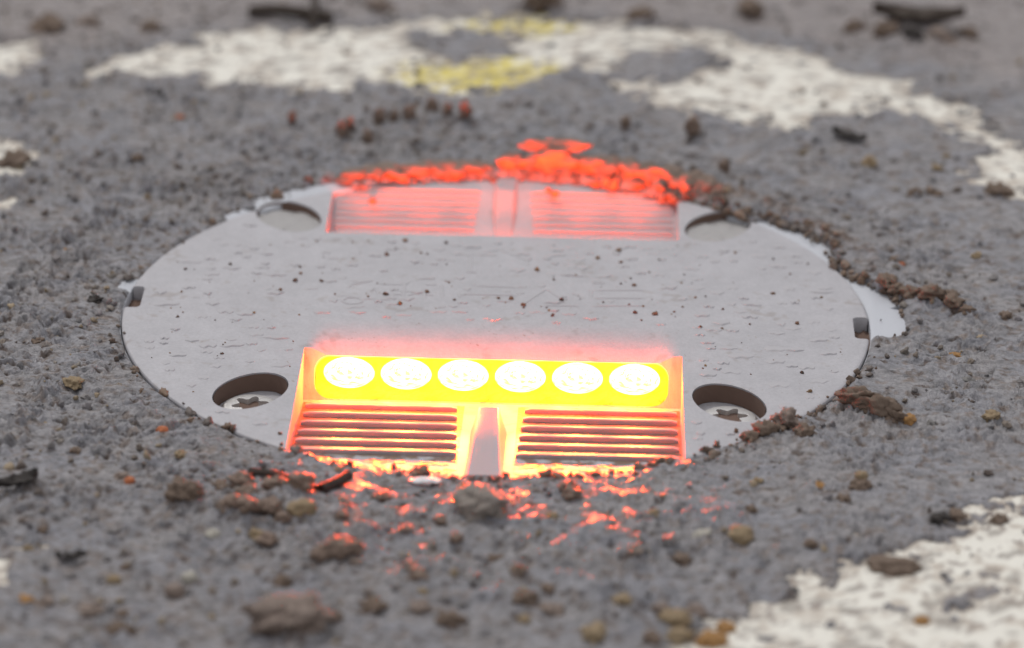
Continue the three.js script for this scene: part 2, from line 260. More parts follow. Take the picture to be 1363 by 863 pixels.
{
  const prof = [[0, -15], [73.6, -15], [74.6, -0.5], [74.45, -0.22], [74.2, -0.06], [73.8, 0], [0, 0]].map(([r, y]) => new THREE.Vector2(r, y));
  let b = brush(new THREE.LatheGeometry(prof, 220));
  for (const P of [front, rear]) {
    const pr = [[P.edge, 3], [P.edge, 0], [P.foot, P.floor], [P.ramp0, P.floor], [P.end, P.endY], [P.lip, P.lipY], [P.lip, 3]].map(([z, y]) => [z * P.sgn, y]);
    b = ev.evaluate(b, brush(prismX(P.sgn > 0 ? pr : pr.reverse(), -HW, HW)), SUBTRACTION);
    const F = faceFrame(P), pk = new THREE.ExtrudeGeometry(roundRect(69.4, F.len * 0.83, Math.min(3.2, F.len * 0.38)), { depth: 8, bevelEnabled: false, curveSegments: 10 });
    pk.translate(-0.2, -F.len * 0.055, -3.2).applyMatrix4(F.m);
    b = ev.evaluate(b, brush(pk), SUBTRACTION);
  }
  { // the plate's edge is scooped down to the front lamp window
    const nx = 60, nz = 14, P = [], I = [], yb = (x, z) => -2.0 * sstep(36.6, 30, Math.abs(x)) * Math.pow(sstepLin(3, 19, z), 1.9) + 0.0015;
    for (let i = 0; i <= nx; i++) for (let j = 0; j <= nz; j++) { const x = lerp(-36.7, 36.7, i / nx), z = lerp(2.9, 19.2, j / nz); P.push(x, yb(x, z), z, x, 3, z); }
    const at = (i, j, t) => (i * (nz + 1) + j) * 2 + t, quad = (a, b, c, d) => I.push(a, b, c, a, c, d);
    for (let i = 0; i < nx; i++) for (let j = 0; j < nz; j++) { quad(at(i, j, 1), at(i, j + 1, 1), at(i + 1, j + 1, 1), at(i + 1, j, 1)); quad(at(i, j, 0), at(i + 1, j, 0), at(i + 1, j + 1, 0), at(i, j + 1, 0)); }
    for (let i = 0; i < nx; i++) { quad(at(i, 0, 0), at(i, 0, 1), at(i + 1, 0, 1), at(i + 1, 0, 0)); quad(at(i, nz, 1), at(i, nz, 0), at(i + 1, nz, 0), at(i + 1, nz, 1)); }
    for (let j = 0; j < nz; j++) { quad(at(0, j, 0), at(0, j + 1, 0), at(0, j + 1, 1), at(0, j, 1)); quad(at(nx, j, 0), at(nx, j, 1), at(nx, j + 1, 1), at(nx, j + 1, 0)); }
    const g = new THREE.BufferGeometry(); g.setAttribute('position', new THREE.Float32BufferAttribute(P, 3)); g.setIndex(I); const h = g.toNonIndexed(); h.computeVertexNormals();
    b = ev.evaluate(b, brush(h), SUBTRACTION);
  }
  for (const [x, z, t] of holes) {
    const g = new THREE.CylinderGeometry(1, 1, 12, 48); g.scale(6.3, 1, 9.2); g.rotateY(t); g.translate(x, 6 - (z > 0 ? 3.9 : 2.3), z);
    b = ev.evaluate(b, brush(g), SUBTRACTION);
  }
  for (const s of [-1, 1]) { const g = new THREE.ExtrudeGeometry(roundRect(8, 10.6, 1.1), { depth: 30, bevelEnabled: false }); g.rotateX(Math.PI / 2); g.translate(s * 75.4, 5, s < 0 ? -4.5 : 2.5); b = ev.evaluate(b, brush(g), SUBTRACTION); }
  let g = b.geometry.clone(); if (g.index) g = g.toNonIndexed(); g.clearGroups();
  planarUV(g, 150);
  const cover = mesh('cover_plate', small(toCreasedNormals(g, 0.5)), M.plate, lamp);

  // raised scale-like grip marks cast on the plate
  const scaleGeo = (k) => { const nx = 14, nz = 7, pos = [], idx = [], rr = rng(70 + k); const ph = rr() * 6, wav = 0.10 + 0.2 * rr();
    for (let j = 0; j <= nz; j++) for (let i = 0; i <= nx; i++) { const u = i / nx * 2 - 1, v = j / nz, tip = Math.sqrt(Math.max(0, 1 - u * u)); const zf = (0.35 + 0.65 * tip) + wav * Math.sin(u * 5 + ph) * tip, z = lerp(-0.55 * tip, zf, Math.min(1, v / 0.86)) + (v > 0.86 ? 0.10 : 0); const hgt = v > 0.86 ? -0.05 : tip * Math.pow(v / 0.86, 1.6); pos.push(u, hgt - 0.02, z); }
    for (let j = 0; j < nz; j++) for (let i = 0; i < nx; i++) { const p = j * (nx + 1) + i, q = p + nx + 1; idx.push(p, q, p + 1, p + 1, q, q + 1); }
    const s = new THREE.BufferGeometry(); s.setAttribute('position', new THREE.Float32BufferAttribute(pos, 3)); s.setIndex(idx); s.computeVertexNormals(); planarUV(s, 8); return small(s); };
  const scales = [0, 1, 2, 3, 4].map(scaleGeo), placed = [];
  const free = (x, z, m) => Math.hypot(x, z) < 72 - m && !(Math.abs(x) < HW + 1 + m && (z > 4 - m || z < -rear.edge + 1.5 + m)) && holes.every(([hx, hz]) => Math.hypot((x - hx) / 8.5, (z - hz) / 11) > 1) && !(Math.abs(x) > 68 && Math.abs(z) < 11);
  for (let tries = 0; tries < 4000 && placed.length < 230; tries++) {
    const x = (rand() * 2 - 1) * 70, z = (rand() * 2 - 1) * 70, w = 0.9 + 1.7 * rand() * rand() + (rand() < 0.15 ? 0.8 : 0);
    if (!free(x, z, w) || placed.some(([px, pz, pw]) => Math.abs(px - x) < (pw + w) * 0.9 && Math.abs(pz - z) < 2.1)) continue;
    if (N2(x / 26 + 3, z / 26) < -0.35 && rand() < 0.75) continue;
    placed.push([x, z, w]);
    const m = mesh('grip_mark', scales[placed.length % 5], M.plateFine || (M.plateFine = new THREE.MeshStandardMaterial({ color: lin(0.385, 0.37, 0.38), roughness: 0.55 })), cover, [x, 0, z]);
    m.scale.set(w, 0.16 + 0.2 * rand(), 1.0 + 0.8 * rand()); m.rotation.y = (rand() - 0.5) * 0.5;
  }
  // raised lettering and emblem, cast as thin strokes
  const glyphs = [
    [[[-30.2, -12.4], [-29.5, -14.1], [-27.6, -14.9]], [[-32.4, -8.6], [-27.3, -7.4]], [[-27, -5.7], [-27.2, -4.9], [-27.9, -4.2], [-28.9, -4], [-29.9, -4.2], [-30.7, -4.8], [-31, -5.6], [-30.7, -6.4], [-30, -7.1], [-29, -7.3], [-28, -7.2], [-27.3, -6.6], [-27, -5.7]]],
    [[[-25.8, -10.5], [-24.6, -12.6], [-23.9, -9.2]], [[-24.1, -14.4], [-18.7, -14.2]], [[-21, -10.7], [-20.9, -7]], [[-20.8, -9.4], [-18.9, -9.1]], [[-18.7, -14.9], [-18.9, -6.1]], [[-27, -6.8], [-20.9, -6.3]]],
    [[[-18, -8.8], [-16.4, -9.9]], [[-14.9, -13], [-14.5, -6.9]], [[-14.4, -14.4], [-12.3, -14.5]], [[-14.3, -9.3], [-12.9, -9]], [[-11.2, -14.9], [-10.9, -7.7]]],
    [[[-4.6, -15.8], [-4.6, -14.3], [4.7, -13.8], [4.7, -15.2]], [[-7.4, -8.4], [-7.5, -9.9], [4.7, -9.7], [4.7, -11.8]], [[-0.1, -6.5], [3.1, -6.6]]],
    [[[5.2, -5], [10.1, -13.3], [14.3, -6.4]], [[15.4, -11.2], [17.8, -8.6]], [[9, -4.8], [17, -4.8]]],
    [[[19.5, -16.5], [21.9, -16.7]], [[19.5, -13], [30.7, -13.4]], [[19.2, -13], [19.1, -8.9], [30.6, -9.3]], [[18.8, -4.9], [30.8, -5.4]]],
    [[[-4.3, -21.4], [-6.2, -21.3]], [[-5.4, -21.3], [-5.5, -30.8], [0.5, -33.6], [6.5, -27.8], [6.3, -25.3]]]];
  glyphs.forEach((strokes, n) => {
    const gs = [];
    for (const s of strokes) for (let i = 0; i + 1 < s.length; i++) { const [x0, z0] = toLocal(...s[i]), [x1, z1] = toLocal(...s[i + 1]), L = Math.hypot(x1 - x0, z1 - z0) + 0.5; const sh = new THREE.Shape([[-L / 2, -0.5], [L / 2, -0.5], [L / 2 - 0.1, 0.1], [-L / 2 + 0.1, 0.1]].map(([a, c]) => new THREE.Vector2(a, c))); const q = new THREE.CylinderGeometry(0.36, 0.62, 0.3, 4, 1).toNonIndexed(); q.rotateY(Math.PI / 4); q.scale(L / 0.72, 1, 1); q.translate(0, -0.03, 0); q.rotateY(-Math.atan2(z1 - z0, x1 - x0)); q.translate((x0 + x1) / 2, 0.002 * i, (z0 + z1) / 2); gs.push(q); }
    const g2 = mergeGeometries(gs); g2.computeVertexNormals();
    mesh(n < 6 ? 'raised_letter' : 'raised_emblem', small(g2), M.plateFine, cover);
  });
}
// the housing ring round the plate, with slots in its outer edge
{
  const sh = new THREE.Shape(); const A = 360;
  for (let i = 0; i <= A; i++) { const a = i / A * 2 * Math.PI, slot = [1.50, 1.70, 1.86, 1.99, 2.2, -2.5, -2.25, -1.75].some((s) => angDist(a, s) < 0.010); const r = slot ? 79.6 : 81.8 + 0.25 * N2(Math.cos(a) * 8, Math.sin(a) * 8); const x = r * Math.sin(a), y = -r * Math.cos(a); i ? sh.lineTo(x, y) : sh.moveTo(x, y); }
  const hp = new THREE.Path(); hp.absarc(0, 0, 75.05, 0, 2 * Math.PI, true); sh.holes.push(hp);
  const g = new THREE.ExtrudeGeometry(sh, { depth: 8, bevelEnabled: true, bevelThickness: 0.25, bevelSize: 0.25, bevelSegments: 2, curveSegments: 180 });
  g.rotateX(-Math.PI / 2); g.translate(0, -9.05, 0); planarUV(g, 42);
  const ringMesh = mesh('housing_ring', small(toCreasedNormals(g, 0.6)), M.ring, lamp); ringMesh.userData.label = 'pale grey housing ring showing at the rim';
  // closed floor of the housing under the notches
  const fl = new THREE.CylinderGeometry(75.5, 75.5, 2, 96); fl.translate(0, -10, 0);
}
// ramps: ribs, divider bar, lamp tray and lamps
function ribRow(P, count, height, z0, z1) {
  const slope = (P.endY - P.floor) / (P.end - P.ramp0), ang = Math.atan(slope);
  for (let k = 0; k < count; k++) for (const side of [-1, 1]) {
    const zc = lerp(z0, z1, k / (count - 1)), yc = P.floor + (zc - P.ramp0) * slope;
    const xi = 6.6 - 1.4 * (k / count), xo = HW - 0.9, th = P.sgn > 0 ? 1.3 : 0.8, n = 26, pos = [], idx = [];
    // cross-section swept along x, edges slightly worn
    const sec = [[-th / 2 - 0.3, -0.3], [-th / 2, height * 0.8], [-th / 2 + 0.25, height], [th / 2 - 0.22, height], [th / 2, height * 0.78], [th / 2 + 0.12, -0.3]];
    for (let i = 0; i <= n; i++) { const x = lerp(xi, xo, i / n) * side, end = (i === 0 || i === n) ? 0.75 : 1, w = 0.07 * N2(x / 2.5, zc * 3) + 0.04 * N2b(x / 0.9, zc * 5); for (const [dz, dy] of sec) { const q = dz + w, yy = dy > 0 ? dy * end + w * 0.6 : dy; pos.push(x, yc + yy + q * slope, P.sgn * (zc + q)); } }
    const S = sec.length; for (let i = 0; i < n; i++) for (let j = 0; j < S - 1; j++) { const p = i * S + j, q = p + S; idx.push(p, q, p + 1, p + 1, q, q + 1); }
    for (const e of [0, n]) for (let j = 1; j < S - 1; j++) idx.push(e * S, e * S + j, e * S + j + 1);
    let g = new THREE.BufferGeometry(); g.setAttribute('position', new THREE.Float32BufferAttribute(pos, 3)); g.setIndex(idx); g = toCreasedNormals(g, 0.5); planarUV(g, 42);
    mesh('ramp_rib', small(g), M.rib, lamp);
  }
}
{ // wet silt lying in the grooves of the front ramp
  const sl = (front.endY - front.floor) / (front.end - front.ramp0);
  for (const side of [-1, 1]) { const g = new THREE.PlaneGeometry(31.5, 47, 90, 130); g.rotateX(-Math.PI / 2); g.translate(side * 21, 0, 48.3); const p = g.attributes.position; for (let i = 0; i < p.count; i++) { const x = p.getX(i), z = p.getZ(i), edge = sstep(61, 64, z) * sstep(-0.1, 0.3, N2(x / 5, z / 3) + 0.5 * N2b(x / 1.8, z / 1.4)); p.setY(i, (z < front.end ? front.floor + (z - front.ramp0) * sl : front.endY + (z - front.end) * (front.lipY - front.endY) / (front.lip - front.end)) + 0.09 + 0.07 * N2(x / 1.6, z / 1.2) + 0.06 * N2b(x / 0.7, z / 0.6) - 0.5 * edge); } g.computeVertexNormals(); planarUV(g, 42); mesh('groove_silt', small(g), M.silt, lamp); }
}
ribRow(front, 6, 1.0, 28.4, 60.6);
ribRow(rear, 9, 0.5, 48.5, 68.2);
function divider(P, z0, slant, w0, w1) {               // flat tongue at plate level running in from the rim, its end sloping down to the ramp
  const rampY = (z) => P.floor + (z - P.ramp0) * (P.endY - P.floor) / (P.end - P.ramp0), pos = [], idx = [];
  const pts = [[z0 - slant, rampY(z0 - slant) - 0.3, w0 * 0.9], [z0 - slant * 0.3, lerp(rampY(z0), -0.5, 0.62), w0 * 0.96], [z0 - 0.5, -0.35, w0], [z0 + 0.6, 0.02, w0], [lerp(z0, 74.2, 0.5), 0.02, lerp(w0, w1, 0.45)], [74.2, 0.02, w1]];
  pts.forEach(([z, y, w]) => { const bot = Math.min(y - 0.3, rampY(z) - 0.4), f = 0.3 + 0.24 * (y - bot); pos.push(-w / 2 - f, bot, P.sgn * z, -w / 2 - 0.1, y - 0.28, P.sgn * z, -w / 2 + 0.16, y, P.sgn * z, w / 2 - 0.16, y, P.sgn * z, w / 2 + 0.1, y - 0.28, P.sgn * z, w / 2 + f, bot, P.sgn * z); });
  for (let i = 0; i + 1 < pts.length; i++) for (let j = 0; j < 5; j++) { const p = i * 6 + j, q = p + 6; idx.push(p, q, p + 1, p + 1, q, q + 1); }
  for (let j = 1; j < 5; j++) { idx.push(0, j, j + 1); const e = (pts.length - 1) * 6; idx.push(e, e + j + 1, e + j); }
  let g = new THREE.BufferGeometry(); g.setAttribute('position', new THREE.Float32BufferAttribute(pos, 3)); g.setIndex(idx); g = toCreasedNormals(g, 0.45); planarUV(g, 42);
  mesh('divider_bar', small(g), M.rib, lamp);
}
divider(front, 44, 3, 3.7, 6.6);
divider(rear, 66, 17, 4.0, 4.6);
function lampRow(P, intensity, candela, lift, cone) {
  const F = faceFrame(P), hgt = F.len * 0.83;
  // tray: a shallow bowl round every lamp, set in the pocket of the face
  const tg = new THREE.PlaneGeometry(69.2, hgt * 0.995, 150, 22), tp = tg.attributes.position, cy = hgt * 0.13, ex = 5.0, ey = Math.min(3.0, hgt * 0.35);
  const xs = [0, 1, 2, 3, 4, 5].map((i) => (i - 2.5) * 11.22);
  for (let i = 0; i < tp.count; i++) { const x = tp.getX(i), y = tp.getY(i); let d = 9; for (const lx of xs) d = Math.min(d, Math.hypot((x - lx) / (ex + 0.7), (y - cy) / (ey + 0.7))); tp.setZ(i, -2.9 + 1.15 * sstep(0.9, 1.5, d) + 0.16 * N2(x / 1.4, y / 1.4) + 0.1 * N2b(x / 0.6, y / 0.6)); }
  tg.computeVertexNormals(); tg.translate(-0.2, -F.len * 0.055, 0).applyMatrix4(F.m);
  const tray = mesh('lamp_tray', small(tg), M.tray, lamp);
  const dome = new THREE.SphereGeometry(1, 36, 14, 0, Math.PI * 2, 0, Math.PI / 2); dome.rotateX(Math.PI / 2); dome.scale(ex, ey, P.sgn > 0 ? 10.4 : 3.2);
  for (const lx of xs) { const dg = dome.clone().translate(lx - 0.2, cy - F.len * 0.055, -2.75).applyMatrix4(F.m); const l = mesh('led_lens', small(dg), P.sgn > 0 ? M.led : M.ledRear, tray); l.userData.label = 'glowing oval lamp lens'; }
  const light = new THREE.RectAreaLight(lin(1, 0.066, 0.0075), intensity, 0.066, hgt * 0.8 * MM);
  light.name = 'lamp_light';
  light.position.copy(F.c).addScaledVector(F.n, P.sgn > 0 ? 7.9 : 1).multiplyScalar(MM);
  light.lookAt(light.position.clone().add(F.n)); light.rotateY(0);
  { const t = F.c.clone().multiplyScalar(MM).addScaledVector(F.n, -1); light.lookAt(t); }   // a RectAreaLight shines along its -z
  lamp.add(light);
  // the moulded lenses throw most of the light in a flat beam along the road
  for (const lx of xs) {
    const sp = new THREE.SpotLight(lin(1, 0.066, 0.0075), candela, 0, cone, 1, 2); sp.name = 'lamp_beam'; sp.castShadow = true; sp.shadow.radius = 0.08; sp.shadow.camera.near = 0.001;
    const z = P.sgn > 0 ? 29 : P.foot + 1.5, y = P.sgn > 0 ? -1.3 : -0.7;
    sp.position.set(lx * MM, y * MM, P.sgn * z * MM); sp.target.position.set(lx * MM, (y + lift) * MM, P.sgn * (z + 60) * MM); lamp.add(sp, sp.target);
  }
}
lampRow(front, 7, 0.06, 7, 0.42);
lampRow(rear, 2, 0.042, 62, 0.98);
// screws sunk in the four holes, whose walls are caked with dry dirt
{
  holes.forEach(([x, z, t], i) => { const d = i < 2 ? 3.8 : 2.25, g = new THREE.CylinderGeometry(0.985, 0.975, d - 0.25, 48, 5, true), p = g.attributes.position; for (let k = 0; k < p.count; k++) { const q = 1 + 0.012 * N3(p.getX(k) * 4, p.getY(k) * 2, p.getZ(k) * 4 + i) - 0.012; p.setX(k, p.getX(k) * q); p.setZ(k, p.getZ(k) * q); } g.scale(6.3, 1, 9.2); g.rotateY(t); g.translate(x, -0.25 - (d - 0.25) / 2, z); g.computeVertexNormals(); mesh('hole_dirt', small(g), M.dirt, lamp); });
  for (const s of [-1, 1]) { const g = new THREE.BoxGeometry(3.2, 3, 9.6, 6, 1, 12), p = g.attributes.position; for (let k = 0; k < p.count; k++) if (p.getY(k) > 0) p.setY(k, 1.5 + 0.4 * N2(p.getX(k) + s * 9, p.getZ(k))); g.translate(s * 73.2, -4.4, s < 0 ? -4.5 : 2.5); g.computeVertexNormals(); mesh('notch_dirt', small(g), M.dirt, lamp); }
  const head = brush(new THREE.LatheGeometry([[0, -2], [5.5, -2], [5.7, -0.6], [5.1, 0.05], [3.9, 0.3], [0, 0.38]].map(([r, y]) => new THREE.Vector2(r, y)), 40));
  const star = new THREE.Shape(); for (let i = 0; i <= 72; i++) { const a = i / 72 * 2 * Math.PI, r = 2.95 + 0.75 * Math.cos(a * 6); i ? star.lineTo(r * Math.cos(a), r * Math.sin(a)) : star.moveTo(r * Math.cos(a), r * Math.sin(a)); }
  const sg = new THREE.ExtrudeGeometry(star, { depth: 4, bevelEnabled: false }); sg.rotateX(-Math.PI / 2); sg.translate(0, -1.25, 0);
  let hg = ev.evaluate(head, brush(sg), SUBTRACTION).geometry.clone(); if (hg.index) hg = hg.toNonIndexed(); hg.clearGroups(); planarUV(hg, 20); hg = small(toCreasedNormals(hg, 0.5));
  holes.slice(2).forEach(([x, z, t], i) => { const g = new THREE.CircleGeometry(0.97, 40, 0, Math.PI * 2), q = new THREE.PlaneGeometry(2, 2, 24, 24), p = q.attributes.position; q.rotateX(-Math.PI / 2); for (let k = 0; k < p.count; k++) { const u = p.getX(k), v = p.getZ(k), m = Math.max(Math.abs(u), Math.abs(v)), l = Math.hypot(u, v) || 1; p.setXYZ(k, u * m / l * 0.97, 0.22 * N2(u * 1.6 + i * 9, v * 1.6) + 0.12 * N2b(u * 5, v * 5 + i) + 0.75 * v - (i ? 1 : -1) * -0.35 * u, v * m / l * 0.97); } q.scale(6.3, 1, 9.2); q.rotateY(t); q.translate(x, -1.15, z); q.computeVertexNormals(); planarUV(q, 42); mesh('hole_silt', small(q), M.drySilt, lamp); });
  holes.slice(0, 2).forEach(([x, z], i) => {
    const y = i < 2 ? -3.0 : -1.6, s = mesh('screw', hg, M.screw, lamp, [x, y, z + (i < 2 ? 0.4 : 0)]); s.rotation.y = [0.3, 0.1, 0.8, 0.5][i];
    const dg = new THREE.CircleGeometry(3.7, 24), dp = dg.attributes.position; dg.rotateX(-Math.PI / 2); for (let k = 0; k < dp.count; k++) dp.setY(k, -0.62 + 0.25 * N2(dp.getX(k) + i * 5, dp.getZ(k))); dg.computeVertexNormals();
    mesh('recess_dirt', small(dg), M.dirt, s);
  });
}

// ---------------------------------------------------------------- stones, clods, twigs and leaves
const surface = (x, z) => { const r = Math.hypot(x, z); return r > 108 && r < 194 ? Math.max(mudHeight(x, z), PAINT_Y) : r < 74 ? 0 : mudHeight(x, z); };
function lumpGeo(seed, sx, sy, sz, rough, detail = 6) {
  const g = mergeVertices(new THREE.IcosahedronGeometry(1, detail).deleteAttribute('uv').deleteAttribute('normal')), p = g.attributes.position, uv = new Float32Array(p.count * 2);
  for (let i = 0; i < p.count; i++) { const x = p.getX(i), y = p.getY(i), z = p.getZ(i); let k = 1 + rough * (0.55 * N3(x * 1.1 + seed * 7, y * 1.1, z * 1.1) + 0.3 * N3(x * 2.6, y * 2.6 + seed * 5, z * 2.6) + 0.16 * N3(x * 6, y * 6, z * 6 + seed)); p.setXYZ(i, x * k * sx, y * k * sy, z * k * sz); uv[2 * i] = (x * sx + y * sy) / 42; uv[2 * i + 1] = (z * sz + y * sy) / 42; }
  g.setAttribute('uv', new THREE.BufferAttribute(uv, 2)); g.computeVertexNormals(); return small(g);
}
const matte = (c, rough = 0.75) => new THREE.MeshStandardMaterial({ color: lin(...c), roughness: rough, bumpMap: grainBump, bumpScale: 0.00025 });
const C = { drab: matte([0.24, 0.205, 0.175]), tan: matte([0.26, 0.19, 0.11]), ochre: matte([0.34, 0.18, 0.06]), grey: matte([0.17, 0.16, 0.15]), cream: matte([0.42, 0.39, 0.33]), brown: matte([0.15, 0.105, 0.075]), dark: matte([0.035, 0.028, 0.024]), clay: matte([0.20, 0.15, 0.12], 0.6), soil: matte([0.18, 0.125, 0.093], 0.7), silt: matte([0.19, 0.172, 0.165], 0.5), orange: matte([0.42, 0.13, 0.05]), white: matte([0.72, 0.72, 0.72], 0.5), wood: matte([0.06, 0.042, 0.03], 0.7) };
let seedN = 1;
function lump(name, label, category, group, mat, x, z, sx, sy, sz, { rough = 0.5, lift = 0.15, turn = 0, detail = 6, base } = {}) {
  const g = lumpGeo(seedN++, sx, sy, sz, rough, detail), o = mesh(numbered(name), g, mat, scene, [x, (base ?? surface(x, z)) + sy * lift, z]); o.rotation.y = turn;
  return tag(o, label, category, group);
}
// stones with a place of their own
lump('stone', 'largest grey stone, pale pointed top, in mud before the divider bar', 'stone', null, C.drab, -1.8, 90.6, 4.4, 3.6, 3.8, { rough: 0.45, detail: 8 });
lump('stone', 'pale wedge of stone leaning on the largest grey stone', 'stone', null, C.tan, -4.6, 87.6, 1.9, 2.9, 1.5, { rough: 0.5 });
lump('stone', 'tan oval stone in mud below the twig', 'stone', null, C.tan, -33.8, 93.2, 2.7, 1.9, 2.0, { rough: 0.3, turn: 0.4 });
lump('stone', 'round brown stone beside a thin tan chip in the mud', 'stone', null, C.tan, 44.4, 98.4, 2.4, 2.0, 2.1, { rough: 0.3 });
lump('stone_chip', 'thin tan chip beside the round brown stone', 'stone chip', null, C.cream, 37.7, 98.6, 1.9, 0.7, 1.1, { rough: 0.5, turn: 0.7 });
lump('stone', 'long brown stone lying on the white paint', 'stone', null, C.brown, 70.9, 107.8, 4.6, 1.7, 2.6, { rough: 0.45, turn: -0.15 });
lump('pebble', 'cream pebble standing beside the dull red brown pebble', 'pebble', null, C.cream, -51.9, 117.6, 1.4, 1.5, 1.2, { rough: 0.3 });
lump('pebble', 'dull red brown pebble beside the cream pebble', 'pebble', null, C.clay, -54.2, 122.8, 1.8, 1.5, 1.6, { rough: 0.3 });
lump('pebble', 'pale grey pebble half sunk between dark mud lumps', 'pebble', null, C.cream, -49.3, 101.3, 1.4, 1.1, 1.3, { rough: 0.35 });
lump('pebble', 'tan pebble at the tip of the broken mud crust', 'pebble', null, C.ochre, 78.6, 46.4, 1.5, 1.2, 1.3, { rough: 0.35 });
lump('pebble', 'tan pebble resting on a small dark mud clod', 'pebble', null, C.tan, 67.6, 74.5, 1.2, 1.0, 1.1, { rough: 0.3, lift: 1.5 });
lump('mud_clod', 'small dark mud clod carrying a tan pebble', 'mud clod', null, C.brown, 67.3, 76, 1.9, 1.4, 1.7, { rough: 0.5 });
lump('pebble', 'ochre pebble on the white paint', 'pebble', null, C.ochre, 74.2, 128.1, 1.3, 1.0, 1.1, { rough: 0.3 });
for (const [x, z, s] of [[-61.9, 57.3, 1.05], [-66, 78.7, 0.95], [-72, -108.2, 0.9], [83.6, -30.4, 0.75]]) lump('pebble', 'tiny bright orange pebble on bare grey mud', 'pebble', 'tiny orange pebbles on the mud', C.orange, x, z, s * 1.1, s * 0.8, s, { rough: 0.3, detail: 3 });
for (const [x, z, s] of [[31.7, 131.4, 2.2], [35.4, 126.7, 1.7], [37.6, 136.7, 2.2], [32.5, 135.8, 2.0], [29.6, 126.8, 1.4], [40.5, 132, 1.5]]) lump('pebble', 'tan pebble in the heap at the edge of the white paint', 'pebble', 'heap of tan pebbles by the paint', [C.tan, C.clay, C.ochre][seedN % 3], x, z, s * 1.15, s * 0.8, s, { rough: 0.45 });
const by = (list, x, z) => list.reduce((m, k) => Math.hypot(x - k[1], z - k[2]) < Math.hypot(x - m[1], z - m[2]) ? k : m)[0], bulk = (s, a, b) => s > b ? 'large' : s > a ? 'middling' : 'little';
// clods caught in the red glow before the front lamps
for (const [x, z, s] of [[-28.9, 110.5, 1.6], [-26.2, 111, 1.8], [-24, 109.2, 1.4], [-12.3, 117.9, 1.3], [-39.4, 104.2, 1.2], [-45.8, 92.8, 1.5], [-43.5, 96.9, 1.3], [-39.2, 93.1, 1.4], [-39.1, 84.6, 1.5], [-45.2, 82.6, 1.5], [-47.5, 93.4, 1.2], [-34.5, 84.7, 1.7], [-41.4, 93.2, 1.1], [-26.5, 95.7, 0.9], [14, 79.6, 1.3], [14.6, 82.4, 1.2], [-37, 96.5, 1.0], [-44, 87.5, 1.3], [-20, 84, 1.1], [-9, 95, 0.9], [-6, 103, 0.9]]) lump('mud_clod', `${bulk(s, 1.15, 1.45)} clod in the red lamp glow, beside the ${by([['dark twig', -38, 79], ['short twig', -28, 81], ['largest grey stone', -2, 91], ['tan oval stone', -34, 93], ['dark rounded clod', -55, 89], ['pale grey pebble', -49, 101], ['biggest clod of mud', -34, 136], ['front rim of the plate', 14, 76], ['white flake', -12, 78]], x, z)}`, 'mud clod', 'clods glowing red before the front lamps', C.soil, x, z, s * 1.45, s * 1.0, s * 1.25, { rough: 0.6, lift: 0.6, detail: 4, turn: rand() * 6 });
lump('mud_clod', 'large brown clod with a rosy top, the biggest lump of mud', 'mud clod', null, C.clay, -33.7, 136.5, 6.4, 3.2, 3.6, { rough: 0.7, detail: 9 });
lump('mud_clod', 'dark rounded clod beside the small red lit clods', 'mud clod', null, C.brown, -55.2, 89.2, 3.2, 2.2, 2.4, { rough: 0.6 });
lump('mud_clod', 'brown clod sitting on the plate rim beside a screw hole', 'mud clod', null, C.clay, 55.0, 50.6, 2.3, 2.2, 1.9, { rough: 0.7, base: 0, lift: 0.5 });
for (const [x, z, s] of [[51.2, 54.8, 1.8], [53.6, 52.8, 1.2], [48, 57.6, 1.3], [58.4, 55.6, 1.5]]) lump('mud_clod', 'brown crumb of mud along the rim by the brown clod', 'mud clod', 'crumbs of mud on the front rim', C.brown, x, z, s * 1.3, s, s, { rough: 0.7, detail: 4 });
for (const [x, z, s] of [[72.6, 45, 2.6], [69, 43, 2.2], [75.4, 46.4, 1.9]]) lump('mud_clod', 'ragged piece of broken mud crust beside a tan pebble', 'mud clod', 'broken mud crust', C.brown, x, z, s * 1.5, s * 0.8, s * 0.8, { rough: 0.9, turn: -0.3 });
for (const [x, z, s] of [[79.4, -16, 1.7], [84.4, -12.3, 1.9], [88, -9.8, 1.9], [92.1, -7.6, 1.7], [90.4, -11.4, 1.5], [81, -13.5, 1.3], [94.6, -5, 1.2]]) lump('mud_clod', 'dark brown crumb in the ridge beside the bare housing ring', 'mud clod', 'crumb ridge beside the housing ring', C.brown, x, z, s * 1.3, s * 0.8, s, { rough: 0.8, detail: 4, turn: rand() * 6 });
